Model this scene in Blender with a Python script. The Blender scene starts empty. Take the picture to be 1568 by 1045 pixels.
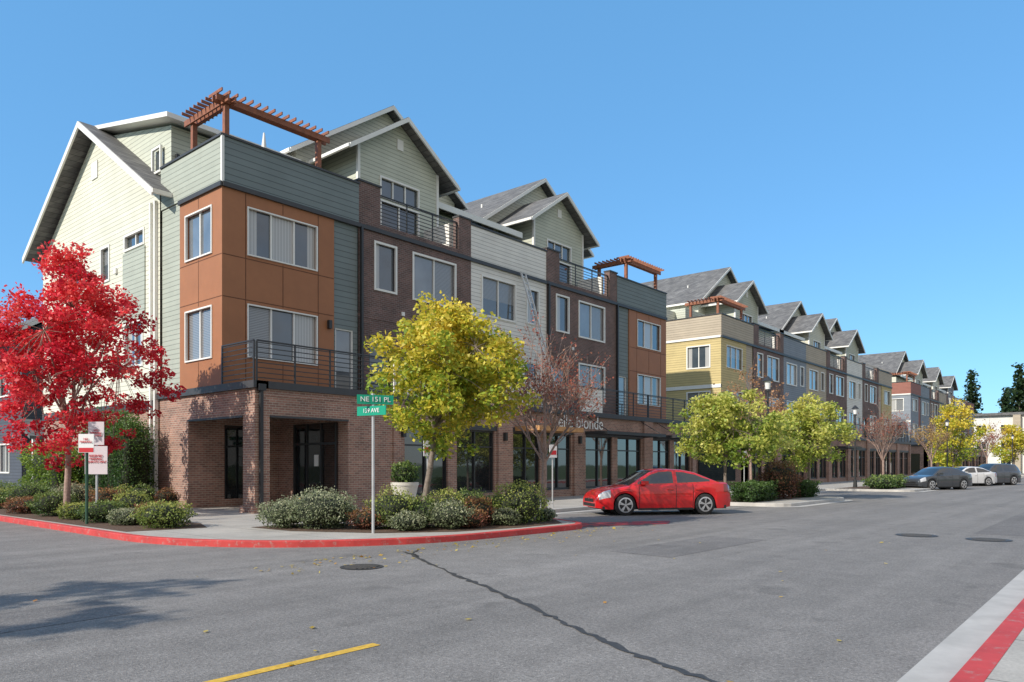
import bpy, bmesh, math, random
import numpy as np
from mathutils import Vector, Matrix
random.seed(11); rng=np.random.default_rng(11)
scene=bpy.context.scene
COL=scene.collection
# ------------------------------------------------------------ materials
def newmat(name):
    m=bpy.data.materials.new(name); m.use_nodes=True
    nt=m.node_tree; p=nt.nodes['Principled BSDF']
    return m,nt,p
def N(nt,t,**k):
    n=nt.nodes.new(t)
    for a,b in k.items(): setattr(n,a,b)
    return n
def mathn(nt,op,a,b=None,c=None):
    n=N(nt,'ShaderNodeMath',operation=op)
    for i,v in enumerate((a,b,c)):
        if v is None: continue
        if isinstance(v,(int,float)): n.inputs[i].default_value=v
        else: nt.links.new(v,n.inputs[i])
    return n.outputs[0]
def pos(nt): return N(nt,'ShaderNodeNewGeometry').outputs['Position']
def sepxyz(nt):
    s=N(nt,'ShaderNodeSeparateXYZ'); nt.links.new(pos(nt),s.inputs[0]); return s.outputs
def noise(nt,scale,detail=4,vec=None,rough=.6):
    n=N(nt,'ShaderNodeTexNoise'); n.inputs['Scale'].default_value=scale; n.inputs['Detail'].default_value=detail
    n.inputs['Roughness'].default_value=rough
    nt.links.new(vec if vec is not None else pos(nt),n.inputs['Vector']); return n.outputs['Fac']
def maprange(nt,v,a,b,c,d):
    n=N(nt,'ShaderNodeMapRange'); nt.links.new(v,n.inputs[0])
    for i,x in enumerate((a,b,c,d)): n.inputs[i+1].default_value=x
    return n.outputs[0]
def scalecol(nt,col,fac):
    n=N(nt,'ShaderNodeVectorMath',operation='SCALE')
    if isinstance(col,(tuple,list)): n.inputs[0].default_value=col[:3]
    else: nt.links.new(col,n.inputs[0])
    nt.links.new(fac,n.inputs['Scale']); return n.outputs[0]
def mixc(nt,fac,a,b):
    n=N(nt,'ShaderNodeMix',data_type='RGBA')
    if isinstance(fac,(int,float)): n.inputs[0].default_value=fac
    else: nt.links.new(fac,n.inputs[0])
    for i,v in ((6,a),(7,b)):
        if isinstance(v,(tuple,list)): n.inputs[i].default_value=(*v[:3],1)
        else: nt.links.new(v,n.inputs[i])
    return n.outputs[2]
def bump(nt,p,h,strength=.3,dist=.02):
    b=N(nt,'ShaderNodeBump'); b.inputs['Strength'].default_value=strength; b.inputs['Distance'].default_value=dist
    nt.links.new(h,b.inputs['Height']); nt.links.new(b.outputs[0],p.inputs['Normal'])
def simple(name,col,rough=.7,metal=0,var=.12,scale=3,bmp=0,bscale=40,coat=0,spec=None):
    m,nt,p=newmat(name)
    f=maprange(nt,noise(nt,scale),.3,.7,1-var,1+var)
    nt.links.new(scalecol(nt,col,f),p.inputs['Base Color'])
    p.inputs['Roughness'].default_value=rough; p.inputs['Metallic'].default_value=metal
    p.inputs['Coat Weight'].default_value=coat; p.inputs['Coat Roughness'].default_value=.04
    if spec is not None: p.inputs['Specular IOR Level'].default_value=spec
    if bmp: bump(nt,p,noise(nt,bscale),bmp,.01)
    return m
def siding(name,col,pitch=.17):
    m,nt,p=newmat(name); s=sepxyz(nt)
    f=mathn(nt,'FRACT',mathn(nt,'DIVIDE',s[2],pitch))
    g=mathn(nt,'LESS_THAN',f,.12)  # shadow under each lap, painted as a dark line in the colour
    big=maprange(nt,noise(nt,.9),.3,.7,.92,1.07)
    idx=mathn(nt,'FLOOR',mathn(nt,'DIVIDE',s[2],pitch))
    wn=N(nt,'ShaderNodeTexWhiteNoise',noise_dimensions='1D'); nt.links.new(idx,wn.inputs['W'])
    t=maprange(nt,wn.outputs[0],0,1,.95,1.04)
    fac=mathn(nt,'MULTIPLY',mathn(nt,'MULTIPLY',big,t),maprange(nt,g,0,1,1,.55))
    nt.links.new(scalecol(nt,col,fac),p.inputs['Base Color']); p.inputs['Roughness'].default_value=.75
    bump(nt,p,mathn(nt,'SUBTRACT',1.0,f),.8,.02)
    return m
def brick(name,c1,c2,mort,w=.215,h=.075):
    m,nt,p=newmat(name); s=sepxyz(nt)
    cv=N(nt,'ShaderNodeCombineXYZ'); nt.links.new(mathn(nt,'ADD',s[0],s[1]),cv.inputs[0]); nt.links.new(s[2],cv.inputs[1])
    b=N(nt,'ShaderNodeTexBrick'); nt.links.new(cv.outputs[0],b.inputs['Vector'])
    b.inputs['Scale'].default_value=1; b.inputs['Brick Width'].default_value=w; b.inputs['Row Height'].default_value=h
    b.inputs['Mortar Size'].default_value=.009; b.inputs['Mortar Smooth'].default_value=.2
    b.inputs['Color1'].default_value=(*c1,1); b.inputs['Color2'].default_value=(*c2,1); b.inputs['Mortar'].default_value=(*mort,1)
    f=maprange(nt,noise(nt,1.2),.3,.7,.78,1.22)
    nt.links.new(scalecol(nt,b.outputs['Color'],f),p.inputs['Base Color']); p.inputs['Roughness'].default_value=.85
    bump(nt,p,mathn(nt,'SUBTRACT',1.0,b.outputs['Fac']),.5,.01)
    return m
def glassm(name,col,var=.3):
    m,nt,p=newmat(name)
    f=maprange(nt,noise(nt,.8,2),.3,.7,1-var,1+var)
    nt.links.new(scalecol(nt,col,f),p.inputs['Base Color'])
    p.inputs['Roughness'].default_value=.03; p.inputs['Specular IOR Level'].default_value=1.0
    p.inputs['Coat Weight'].default_value=1; p.inputs['Coat Roughness'].default_value=.02
    bump(nt,p,noise(nt,1.6,1),.04,.05)
    return m
def blindm(name):
    m,nt,p=newmat(name); s=sepxyz(nt)
    f=mathn(nt,'FRACT',mathn(nt,'DIVIDE',s[2],.055))
    c=mixc(nt,mathn(nt,'LESS_THAN',f,.35),(.26,.27,.28),(.10,.11,.12))
    nt.links.new(c,p.inputs['Base Color']); p.inputs['Roughness'].default_value=.25
    p.inputs['Coat Weight'].default_value=1; p.inputs['Coat Roughness'].default_value=.02
    return m
def curtainm(name):
    m,nt,p=newmat(name); s=sepxyz(nt)
    w=mathn(nt,'SINE',mathn(nt,'MULTIPLY',mathn(nt,'ADD',s[0],s[1]),55.0))
    nt.links.new(scalecol(nt,(.44,.44,.43),maprange(nt,w,-1,1,.78,1.08)),p.inputs['Base Color']); p.inputs['Roughness'].default_value=.3
    p.inputs['Coat Weight'].default_value=1; p.inputs['Coat Roughness'].default_value=.02
    return m
M={}
M['orange']=simple('fibre_panel_orange',(.335,.135,.055),.6,var=.07,scale=1.5)
M['orange_joint']=simple('panel_joint',(.12,.045,.02),.8)
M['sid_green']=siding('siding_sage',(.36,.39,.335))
M['sid_green_shade']=siding('siding_sage_shade',(.175,.21,.21),.21)  # green siding with the front's shade put into its colour
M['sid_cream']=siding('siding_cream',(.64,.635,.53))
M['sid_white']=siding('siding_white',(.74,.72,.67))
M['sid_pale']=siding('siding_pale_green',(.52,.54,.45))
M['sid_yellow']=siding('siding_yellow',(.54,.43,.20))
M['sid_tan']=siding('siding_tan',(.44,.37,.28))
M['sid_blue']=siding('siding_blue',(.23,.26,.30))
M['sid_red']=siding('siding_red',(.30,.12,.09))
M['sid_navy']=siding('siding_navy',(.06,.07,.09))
M['brick']=brick('brick_brown',(.175,.095,.083),(.105,.063,.058),(.22,.19,.17))
M['brick_base']=brick('brick_base',(.36,.19,.14),(.21,.115,.09),(.40,.34,.28))
M['white']=simple('trim_white',(.78,.77,.73),.5,var=.04)
M['dark']=simple('metal_dark',(.028,.029,.031),.45,var=.1)
M['fascia']=simple('cornice_dark',(.045,.045,.047),.5)
M['roof']=brick('roof_shingle',(.19,.185,.18),(.11,.108,.11),(.07,.07,.07),.3,.16)
M['wood']=simple('timber_stained',(.26,.09,.042),.6,var=.25,scale=6)
M['wood2']=simple('timber_canopy',(.50,.26,.10),.6,var=.2,scale=6)
M['glass_dark']=glassm('glass_dark',(.018,.020,.022))
M['glass_mid']=glassm('glass_curtain',(.15,.17,.19))
M['glass_blue']=glassm('glass_blue',(.05,.065,.08))
M['blinds']=blindm('glass_blinds')
M['curtain']=curtainm('curtain')
M['deck']=simple('balcony_soffit',(.22,.20,.18),.8)
M['concrete']=simple('concrete',(.44,.42,.39),.85,var=.14,scale=2,bmp=.2)
# ------------------------------------------------------------ builder
class Frame:
    def __init__(s,ox,oy,u,n): s.o=(ox,oy); s.u=u; s.n=n
    def P(s,u,n,z): return (s.o[0]+u*s.u[0]+n*s.n[0], s.o[1]+u*s.u[1]+n*s.n[1], z)
class B:
    def __init__(s,name,loc=(0,0,0),rotz=0):
        s.e=bpy.data.objects.new(name,None); COL.objects.link(s.e); s.parts={}; s.loc=loc; s.rotz=rotz
    def add(s,part,verts,faces,mat):
        d=s.parts.setdefault(part,{'v':[],'f':[],'m':[],'mats':[]})
        if mat not in d['mats']: d['mats'].append(mat)
        mi=d['mats'].index(mat); o=len(d['v'])
        d['v'].extend(verts)
        for f in faces: d['f'].append([i+o for i in f]); d['m'].append(mi)
    def box(s,part,x0,x1,y0,y1,z0,z1,mat):
        v=[(x0,y0,z0),(x1,y0,z0),(x1,y1,z0),(x0,y1,z0),(x0,y0,z1),(x1,y0,z1),(x1,y1,z1),(x0,y1,z1)]
        s.add(part,v,[(0,3,2,1),(4,5,6,7),(0,1,5,4),(1,2,6,5),(2,3,7,6),(3,0,4,7)],mat)
    def fbox(s,part,F,u0,u1,n0,n1,z0,z1,mat):
        v=[F.P(u,n,z) for z in (z0,z1) for (u,n) in ((u0,n0),(u1,n0),(u1,n1),(u0,n1))]
        s.add(part,v,[(0,3,2,1),(4,5,6,7),(0,1,5,4),(1,2,6,5),(2,3,7,6),(3,0,4,7)],mat)
    def beam(s,part,p0,p1,w,h,mat):
        p0=Vector(p0);p1=Vector(p1);d=(p1-p0).normalized()
        up=Vector((0,0,1)) if abs(d.z)<.95 else Vector((0,1,0))
        a=d.cross(up).normalized()*w/2; b=a.cross(d).normalized()*h/2
        v=[tuple(p+x*a+y*b) for p in (p0,p1) for x,y in ((-1,-1),(1,-1),(1,1),(-1,1))]
        s.add(part,v,[(0,3,2,1),(4,5,6,7),(0,1,5,4),(1,2,6,5),(2,3,7,6),(3,0,4,7)],mat)
    def cyl(s,part,p0,p1,r0,r1,mat,n=12):
        v,f=tubegeo(p0,p1,r0,r1,n); s.add(part,v,f+[list(range(n))[::-1],list(range(n,2*n))],mat)
    def extr(s,part,mat,poly,axis,a0,a1):
        n=len(poly)
        if axis=='y': v=[(p[0],a0,p[1]) for p in poly]+[(p[0],a1,p[1]) for p in poly]
        elif axis=='x': v=[(a0,p[0],p[1]) for p in poly]+[(a1,p[0],p[1]) for p in poly]
        else: v=[(p[0],p[1],a0) for p in poly]+[(p[0],p[1],a1) for p in poly]
        f=[list(range(n))[::-1],list(range(n,2*n))]+[(i,(i+1)%n,n+(i+1)%n,n+i) for i in range(n)]
        s.add(part,v,f,mat)
    def finish(s,smooth=()):
        for k,d in s.parts.items():
            me=bpy.data.meshes.new(k); me.from_pydata(d['v'],[],d['f'])
            for m in d['mats']: me.materials.append(m)
            me.polygons.foreach_set('material_index',d['m']); me.update()
            o=bpy.data.objects.new(k,me); COL.objects.link(o); o.parent=s.e
            if k in smooth:
                me.polygons.foreach_set('use_smooth',[True]*len(me.polygons))
                try: me.set_sharp_from_angle(angle=math.radians(38))
                except Exception: pass
        s.e.location=s.loc; s.e.rotation_euler=(0,0,s.rotz)
        return s.e
def tubegeo(p0,p1,r0,r1,n=6):
    p0=Vector(p0);p1=Vector(p1);d=(p1-p0)
    if d.length<1e-6: d=Vector((0,0,1))
    d.normalize(); up=Vector((0,0,1)) if abs(d.z)<.9 else Vector((1,0,0))
    a=d.cross(up).normalized(); b=d.cross(a)
    v=[]
    for p,r in ((p0,r0),(p1,r1)):
        for i in range(n):
            t=2*math.pi*i/n; v.append(tuple(p+a*math.cos(t)*r+b*math.sin(t)*r))
    return v,[(i,(i+1)%n,n+(i+1)%n,n+i) for i in range(n)]
def text(body,loc,rz,size,mat,parent,name='lettering'):
    c=bpy.data.curves.new(name,'FONT'); c.body=body; c.size=size; c.extrude=.004; c.align_x='CENTER'; c.align_y='CENTER'
    o=bpy.data.objects.new(name,c); COL.objects.link(o); o.location=loc; o.rotation_euler=(math.pi/2,0,rz)
    c.materials.append(mat); o.parent=parent; return o
def wall(b,part,F,u0,u1,z0,z1,n,mat,holes=(),reveal=.14):
    hs=[h for h in holes]
    us=sorted({u0,u1}|{min(max(h[i],u0),u1) for h in hs for i in (0,1)})
    zs=sorted({z0,z1}|{min(max(h[i],z0),z1) for h in hs for i in (2,3)})
    v=[];f=[]
    for i in range(len(us)-1):
        for j in range(len(zs)-1):
            cu=(us[i]+us[i+1])/2; cz=(zs[j]+zs[j+1])/2
            if any(h[0]<cu<h[1] and h[2]<cz<h[3] for h in hs): continue
            o=len(v); v+= [F.P(us[i],n,zs[j]),F.P(us[i+1],n,zs[j]),F.P(us[i+1],n,zs[j+1]),F.P(us[i],n,zs[j+1])]; f.append((o,o+1,o+2,o+3))
    for h in hs:
        a,c,d,e=h[:4]
        for (p,q) in (((a,d),(c,d)),((c,d),(c,e)),((c,e),(a,e)),((a,e),(a,d))):
            o=len(v); v+=[F.P(p[0],n,p[1]),F.P(q[0],n,q[1]),F.P(q[0],n-reveal,q[1]),F.P(p[0],n-reveal,p[1])]; f.append((o,o+1,o+2,o+3))
    b.add(part,v,f,mat)
def window(b,F,u0,u1,z0,z1,n,panes=2,frame=None,trim=.07,transom=None,gl=None):
    fr=frame or M['white']
    W='windows'
    if trim>0:
        b.fbox(W,F,u0-trim,u0+.01,n-.05,n+.035,z0-trim,z1+trim,fr)
        b.fbox(W,F,u1-.01,u1+trim,n-.05,n+.035,z0-trim,z1+trim,fr)
        b.fbox(W,F,u0+.01,u1-.01,n-.05,n+.032,z1-.01,z1+trim,fr)
        b.fbox(W,F,u0+.01,u1-.01,n-.05,n+.05,z0-trim,z0+.01,fr)
    else:
        t=.05
        b.fbox(W,F,u0,u0+t,n-.12,n-.03,z0,z1,fr); b.fbox(W,F,u1-t,u1,n-.12,n-.03,z0,z1,fr)
        b.fbox(W,F,u0+t,u1-t,n-.12,n-.033,z1-t,z1,fr); b.fbox(W,F,u0+t,u1-t,n-.12,n-.033,z0,z0+t,fr)
    w=(u1-u0)/panes
    mode=random.random()
    def pane(a,c,za,zb,g): b.add('glazing',[F.P(a,n-.1,za),F.P(c,n-.1,za),F.P(c,n-.1,zb),F.P(a,n-.1,zb)],[(0,1,2,3)],g)
    cw=random.uniform(.3,.85)
    for i in range(panes):
        a=u0+i*w; c=a+w
        if i>0: b.fbox(W,F,a-.03,a+.03,n-.115,n-.045,z0,z1,fr)
        g=gl if gl else random.choice([M['glass_mid'],M['glass_mid'],M['glass_blue'],M['glass_blue'],M['blinds'],M['curtain']])
        if gl or z1-z0<1.2: pane(a,c,z0,z1,g)
        elif mode<.3:
            zm=z0+(z1-z0)*(.35+.3*cw); pane(a,c,zm,z1,M['blinds']); pane(a,c,z0,zm,M['glass_blue'])
        elif mode<.65:
            if i==0: m_=a+w*cw*.7; pane(a,m_,z0,z1,M['curtain']); pane(m_,c,z0,z1,M['glass_blue'])
            elif i==panes-1: m_=c-w*cw*.6; pane(a,m_,z0,z1,M['glass_blue']); pane(m_,c,z0,z1,M['curtain'])
            else: pane(a,c,z0,z1,M['curtain'])
        else: pane(a,c,z0,z1,g)
    if transom: b.fbox(W,F,u0,u1,n-.112,n-.05,transom-.03,transom+.03,fr)
def rail(b,F,u0,u1,n,z0,z1,bars=8,part='railings'):
    m=M['dark']; k=max(1,round((u1-u0)/1.3))
    for i in range(k+1):
        u=u0+(u1-u0)*i/k; b.fbox(part,F,u-.024,u+.024,n-.022,n+.022,z0,z1,m)
    b.fbox(part,F,u0,u1,n-.03,n+.03,z1,z1+.04,m)
    for i in range(bars):
        z=z0+.1+(z1-z0-.14)*i/(bars-1) ; b.fbox(part,F,u0,u1,n-.012,n+.012,z-.013,z+.013,m)
def chevron(c,half,zr,ze,th,halfr=None):
    hr=halfr or half; zer=zr-(zr-ze)*hr/half
    return [(c-half,ze),(c,zr),(c+hr,zer),(c+hr,zer-th),(c,zr-th),(c-half,ze-th)]
def gable_roof(b,c,half,zr,ze,a0,a1,axis='y',halfr=None):
    b.extr('roof',M['roof'],chevron(c,half,zr,ze,.14,halfr),axis,a0,a1)
    b.extr('fascia',M['white'],chevron(c,half+.02,zr-.02,ze-.03,.20,(halfr or half)+.02),axis,a0-.04,a0+.03)
    hr=halfr or half; s=(zr-ze)/half
    if axis=='y':
        b.box('gutters',c-half-.11,c-half-.002,a0-.02,a1,ze-.2,ze-.07,M['white']); b.box('gutters',c+hr+.002,c+hr+.11,a0-.02,a1,zr-s*hr-.2,zr-s*hr-.07,M['white'])
YF=22.35; YB=20.4; PB=YF-YB
Z2=4.15; Z3=7.35; ZR=10.62; ZP=12.1
def cap(b,F,u0,u1,n,z,w=.3):
    b.fbox('parapet_cap',F,u0-.03,u1+.03,n-w,n+.05,z,z+.07,M['fascia'])
def cornice(b,F,u0,u1,n):
    b.fbox('cornice',F,u0,u1,n-.1,n+.09,ZR-.13,ZR+.02,M['fascia'])
def base_unit(b,F,u0,u1,mat,kind='shop'):
    n=PB
    p=.45
    b.fbox('base_piers',F,u0,u0+p,n-.5,n+.06,0,3.93,mat); b.fbox('base_piers',F,u1-p,u1,n-.5,n+.06,0,3.93,mat)
    a=u0+p+.15; c=u1-p-.15; md=(a+c)/2
    holes=[(a,md-.25,.45,3.0),(md+.25,c,.45,3.0)]
    wall(b,'base_wall',F,u0+p,u1-p,0,3.93,n-.05,mat,holes,.3)
    fr=M['dark']
    for (a,c,z0,z1) in holes:
        k=2; w=(c-a)/k
        for i in range(k):
            b.add('glazing',[F.P(a+i*w,n-.2,z0),F.P(a+(i+1)*w,n-.2,z0),F.P(a+(i+1)*w,n-.2,z1),F.P(a+i*w,n-.2,z1)],[(0,1,2,3)],M['glass_dark'])
        for i in range(k+1): b.fbox('storefront_frames',F,max(a,a+i*w-.035),min(c,a+i*w+.035),n-.24,n-.13,z0,z1,fr)
        b.fbox('storefront_frames',F,a,c,n-.235,n-.135,.45,.55,fr); b.fbox('storefront_frames',F,a,c,n-.235,n-.135,2.93,3.0,fr); b.fbox('storefront_frames',F,a,c,n-.233,n-.14,2.3,2.36,fr)
    b.fbox('lintel',F,u0+p,u1-p,n-.06,n-.02,3.0,3.2,M['fascia'])
def shop_canopy(b,F,u0,u1,mat,slats=False):
    n=PB
    if slats:
        b.fbox('canopy',F,u0,u1,n+1.25,n+1.32,3.05,3.2,M['dark'])
        b.fbox('canopy',F,u0,u0+.06,n-.04,n+1.25,3.05,3.2,M['dark']); b.fbox('canopy',F,u1-.06,u1,n-.04,n+1.25,3.05,3.2,M['dark'])
        k=int((u1-u0)/.3)
        for i in range(1,k): b.fbox('canopy',F,u0+i*.3-.02,u0+i*.3+.02,n-.04,n+1.25,3.08,3.17,M['dark'])
    else:
        b.fbox('canopy',F,u0,u1,n-.04,n+1.3,3.05,3.25,mat)
    for u in (u0+.3,u1-.3):
        b.beam('canopy',F.P(u,n,3.9),F.P(u,n+1.2,3.2),.03,.03,M['dark'])
def balcony(b,F,u0,u1,style=0):
    n=PB
    b.fbox('balcony_slab',F,u0,u1,-.1,n+.1,3.93,Z2,M['fascia'])
    if style==0: rail(b,F,u0+.05,u1-.05,n+.02,Z2,5.35)
    else:
        b.fbox('balcony_panel',F,u0+.05,u0+1.9,n-.04,n+.06,Z2,5.3,M['sid_white']); b.fbox('balcony_panel',F,u0+.0,u0+1.95,n-.07,n+.09,5.3,5.36,M['dark'])
        rail(b,F,u0+1.95,u1-.05,n+.02,Z2,5.35)
def front_gable(b,F,u0,sid,small=False):
    c=u0+3.9; h=2.25; zr=16.5; y=24.5
    sl=.68; zw=zr-.18-sl*h
    n=YF-y
    wall(b,'gable_wall',F,c-h,c+h,ZR-.1,zw,n,sid,[(c-1.05,c+1.05,10.75,12.75),(c-1.05,c+1.05,12.95,13.75)],.12)
    window(b,F,c-1.05,c+1.05,12.95,13.75,n,3,gl=M['glass_blue'])
    window(b,F,c-1.05,c+1.05,10.75,12.75,n,2,gl=M['glass_dark'])
    v=[F.P(c-h,n,zw),F.P(c+h,n,zw),F.P(c,n,zr-.18)]; b.add('gable_wall',v,[(0,1,2)],sid)
    b.box('gable_wall',c-h+.01,c+h-.01,y+.13,28,ZR-.1,zw-.02,sid)
    b.box('gable_wall',c-h,c-h+.01,y+.001,y+.2,ZR-.1,zw-.02,sid); b.box('gable_wall',c+h-.01,c+h,y+.001,y+.2,ZR-.1,zw-.02,sid)
    b.fbox('fascia',F,c-.17,c+.17,n,n+.04,15.2,15.65,M['white'])
    b.fbox('fascia',F,c-h-.04,c-h+.09,n-.08,n+.04,ZR,zw,M['white']); b.fbox('fascia',F,c+h-.09,c+h+.04,n-.08,n+.04,ZR,zw,M['white'])
    gable_roof(b,c,3.05,zr,zr-sl*3.05,y-.55,31)
    c2=c+1.35; y2=27; zr2=18.3; hw=4.9; hr=4.5
    poly=[(c2-hw,ZR-.2),(c2-hw,zr2-.2-sl*hw),(c2,zr2-.2),(c2+hr,zr2-.2-sl*hr),(c2+hr,ZR-.2)]
    b.extr('rear_gable_wall',M['sid_cream'],poly,'y',y2,38)
    gable_roof(b,c2,hw+.55,zr2,zr2-sl*(hw+.55),y2-.5,38.6,halfr=hr+.4)
    b.cyl('roof_vent',(c-1.4,29,14.5),(c-1.4,29,16.6),.06,.06,M['white'],8)
def unit_brick(b,F,u0,u1,bm,sid,baseM,simple_base=True,gable=True,bst=1):
    H=[(u0+.8,u0+1.8,8.35,10.1),(u0+2.75,u0+5.1,8.3,10.1),(u0+2.75,u0+5.1,5.0,6.85),(u0+.5,u0+1.6,Z2,6.5)]
    wall(b,'walls',F,u0,u1,Z2-.2,ZR,0,bm,H)
    window(b,F,*H[0],0,1); window(b,F,*H[1],0,2); window(b,F,*H[2],0,2)
    window(b,F,*H[3],0,1,trim=0,frame=M['dark'],gl=M['glass_dark'])
    cornice(b,F,u0,u1,0)
    b.fbox('parapet',F,u0,u0+1.05,-.35,.0,ZR+.02,12.25,bm); b.fbox('parapet',F,u1-.75,u1,-.35,.0,ZR+.02,12.25,bm)
    b.fbox('parapet',F,u0+1.05,u1-.75,-.3,-.01,ZR+.02,10.85,bm)
    cap(b,F,u0,u0+1.05,0,12.25,.38); cap(b,F,u1-.75,u1,0,12.25,.38)
    rail(b,F,u0+1.08,u1-.78,-.12,10.85,12.0)
    b.fbox('parapet_side',F,u1-.95,u1-.75,-2.0,-.4,ZR,12.0,M['sid_white'])
    if gable: front_gable(b,F,u0,sid)
    base_unit(b,F,u0,u1,baseM)
    balcony(b,F,u0,u1,bst)
    b.fbox('vents',F,u0+2.1,u0+2.25,0,.05,7.5,7.65,M['white'])
    b.fbox('brick_course',F,u0,u1,-.05,.02,7.15,7.3,bm)
def unit_side(b,F,u0,u1,sid,baseM,bst=0,roofwall=True):
    H=[(u0+.75,u0+3.0,8.3,10.0),(u0+3.9,u0+4.75,8.4,10.0),(u0+.75,u0+3.0,4.95,6.85),(u0+3.7,u0+4.7,Z2,6.5)]
    wall(b,'walls',F,u0,u1,Z2-.2,ZR,-.02,sid,H)
    window(b,F,*H[0],-.02,2); window(b,F,*H[1],-.02,1); window(b,F,*H[2],-.02,2); window(b,F,*H[3],-.02,1,trim=0,gl=M['glass_dark'])
    cornice(b,F,u0,u1,-.02)
    b.fbox('parapet',F,u0,u1,-.3,-.03,ZR+.02,ZP,sid); cap(b,F,u0,u1,-.03,ZP)
    if roofwall:
        y=25.3
        b.box('upper_wall',u0-.1,u1+1.5,y,27,ZR-.1,13.45,M['sid_cream'])
        b.extr('roof',M['roof'],[(y-.6,13.5),(29.5,15.6),(29.5,15.75),(y-.6,13.66)],'x',u0-.15,u1+.9)
        b.box('fascia',u0-.15,u1+.9,y-.66,y-.6,13.42,13.7,M['white'])
    base_unit(b,F,u0,u1,baseM)
    balcony(b,F,u0,u1,bst)
def unit_corner(b,F,u0,u1,main,acc,par,flip=False,base=True,panels=True):
    w=4.3
    if not flip: m0,m1,g0,g1=u0,u0+w,u0+w,u1
    else: m0,m1,g0,g1=u1-w,u1,u0,u1-w
    H=[(m0+.9,m0+3.55,8.5,10.03),(m0+.9,m0+3.55,5.15,6.85)]
    wall(b,'walls',F,m0,m1,Z2-.2,ZR,.0,main,H)
    for h in H: window(b,F,*h,0,3,trim=.035)
    if panels:
        for u in (m0+.88-.06,m0+2.2,m1-.68):
            for (za,zb) in ((Z2,5.05),(6.95,8.4),(10.12,ZR-.15)) if u==m0+2.2 else ((Z2,ZR-.15),):
                b.fbox('panel_joints',F,u-.014,u+.014,-.01,.004,za,zb,M['orange_joint'])
        for z in (7.0,8.35): 
            b.fbox('panel_joints',F,m0+.02,m1-.02,-.01,.0045,z-.014,z+.014,M['orange_joint'])
    G=[(g0+.1,g1-.2,Z2,6.6)]
    wall(b,'walls',F,g0,g1,Z2-.2,ZR,-.06,acc,G)
    window(b,F,g0+.1,g1-.2,Z2,6.6,-.06,1,trim=0,gl=M['glass_mid'])
    b.fbox('walls',F,(m1 if not flip else m0)-.02,(m1 if not flip else m0)+.0,-.2,-.005,Z2,ZR,main)
    cornice(b,F,u0,u1,.0)
    b.fbox('parapet',F,u0,u1,-.25,.02,ZR+.02,ZP,par); cap(b,F,u0,u1,.02,ZP)
    balcony(b,F,u0,u1,0)
    if base: base_unit(b,F,u0,u1,M['brick_base'])
def pergola(x0,x1,y0,y1,z=13.35,left=True):
    b=B('pergola'); m=M['wood']; zb=10.7
    P=[(x0,y0),(x1,y0)]+([(x0,y1)] if left else [(x1,y1)])
    for (x,y) in P:
        b.box('post',x-.08,x+.08,y-.08,y+.08,zb,z,m)
    for dy in (-.12,.12): b.box('beam',x0-.4,x1+.4,y0+dy-.03,y0+dy+.03,z-.02,z+.18,m)
    xs=x0 if left else x1
    for dx in (-.12,.12): b.box('side_beam',xs+dx-.03,xs+dx+.03,y0-.4,y1+.4,z-.045,z+.155,m)
    n=int((x1-x0+.7)/.27)
    for i in range(n+1):
        x=x0-.35+i*.27; b.box('rafters',x-.02,x+.02,y0-.42,y0+.42,z+.182,z+.28,m)
    n=int((y1-y0)/.27)
    for i in range(2,n+2):
        y=y0+i*.27; b.box('side_rafters',xs-.42,xs+.42,y-.02,y+.02,z+.158,z+.255,m)
    b.finish()
# ------------------------------------------------------------ main building
F=Frame(0,YF,(1,0),(0,-1)); L=Frame(12,0,(0,1),(-1,0))
b=B('townhouse_building')
unit_corner(b,F,12,17.4,M['orange'],M['sid_green_shade'],M['sid_green_shade'],base=False)
unit_brick(b,F,17.4,23.5,M['brick'],M['sid_pale'],M['brick_base'],bst=1)
unit_side(b,F,23.5,28.9,M['sid_white'],M['brick_base'],bst=1)
unit_brick(b,F,28.9,35.3,M['brick'],M['sid_pale'],M['brick_base'],bst=1)
unit_corner(b,F,35.3,40.9,M['orange'],M['sid_green_shade'],M['sid_green_shade'],flip=True)
bb=M['brick_base']
b.box('porch_piers',12,12.5,20.4,21.08,0,3.93,bb); b.box('porch_piers',11.93,12.57,20.33,21.15,0,.35,bb)
b.box('porch_walls',15.45,17.4,20.4,24.6,0,3.93,bb) 
b.box('porch_walls',12,12.45,24.6,27,0,3.93,bb)
b.box('porch_beam',12.5,15.45,20.4,20.85,3.12,3.93,bb); b.box('porch_beam',12,12.45,21.08,24.6,3.12,3.93,bb)
b.box('porch_trim',12.5,15.45,20.37,20.45,3.06,3.12,M['fascia']); b.box('porch_trim',11.97,12.1,21.08,24.6,3.06,3.12,M['fascia'])
b.box('brick_course',12.0,17.4,20.375,20.42,3.7,3.78,bb)
b.box('porch_ceiling',12.45,15.45,20.85,24.6,3.3,3.4,M['deck'])
PBk=Frame(0,24.6,(1,0),(0,-1)); PR=Frame(15.45,0,(0,1),(-1,0))
wall(b,'porch_walls',PBk,12.45,15.45,0,3.3,0,bb,[(13.3,14.9,.4,3.0)],.1)
b.add('glazing',[PBk.P(13.3,-.05,.4),PBk.P(14.9,-.05,.4),PBk.P(14.9,-.05,3.0),PBk.P(13.3,-.05,3.0)],[(0,1,2,3)],M['glass_dark'])
b.fbox('storefront_frames',PBk,14.07,14.13,-.04,.02,.4,3,M['dark'])
b.fbox('storefront_frames',PR,20.95,23.5,.005,.06,.13,3.05,M['glass_dark'])
for u in (20.95,21.8,22.65,23.44): b.fbox('storefront_frames',PR,u,u+.06,.06,.1,.13,3.05,M['dark'])
b.fbox('storefront_frames',PR,21.01,23.44,.06,.095,2.3,2.38,M['dark'])
b.fbox('notice',PR,22.0,22.25,.062,.07,1.55,1.95,M['white'])
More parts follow.
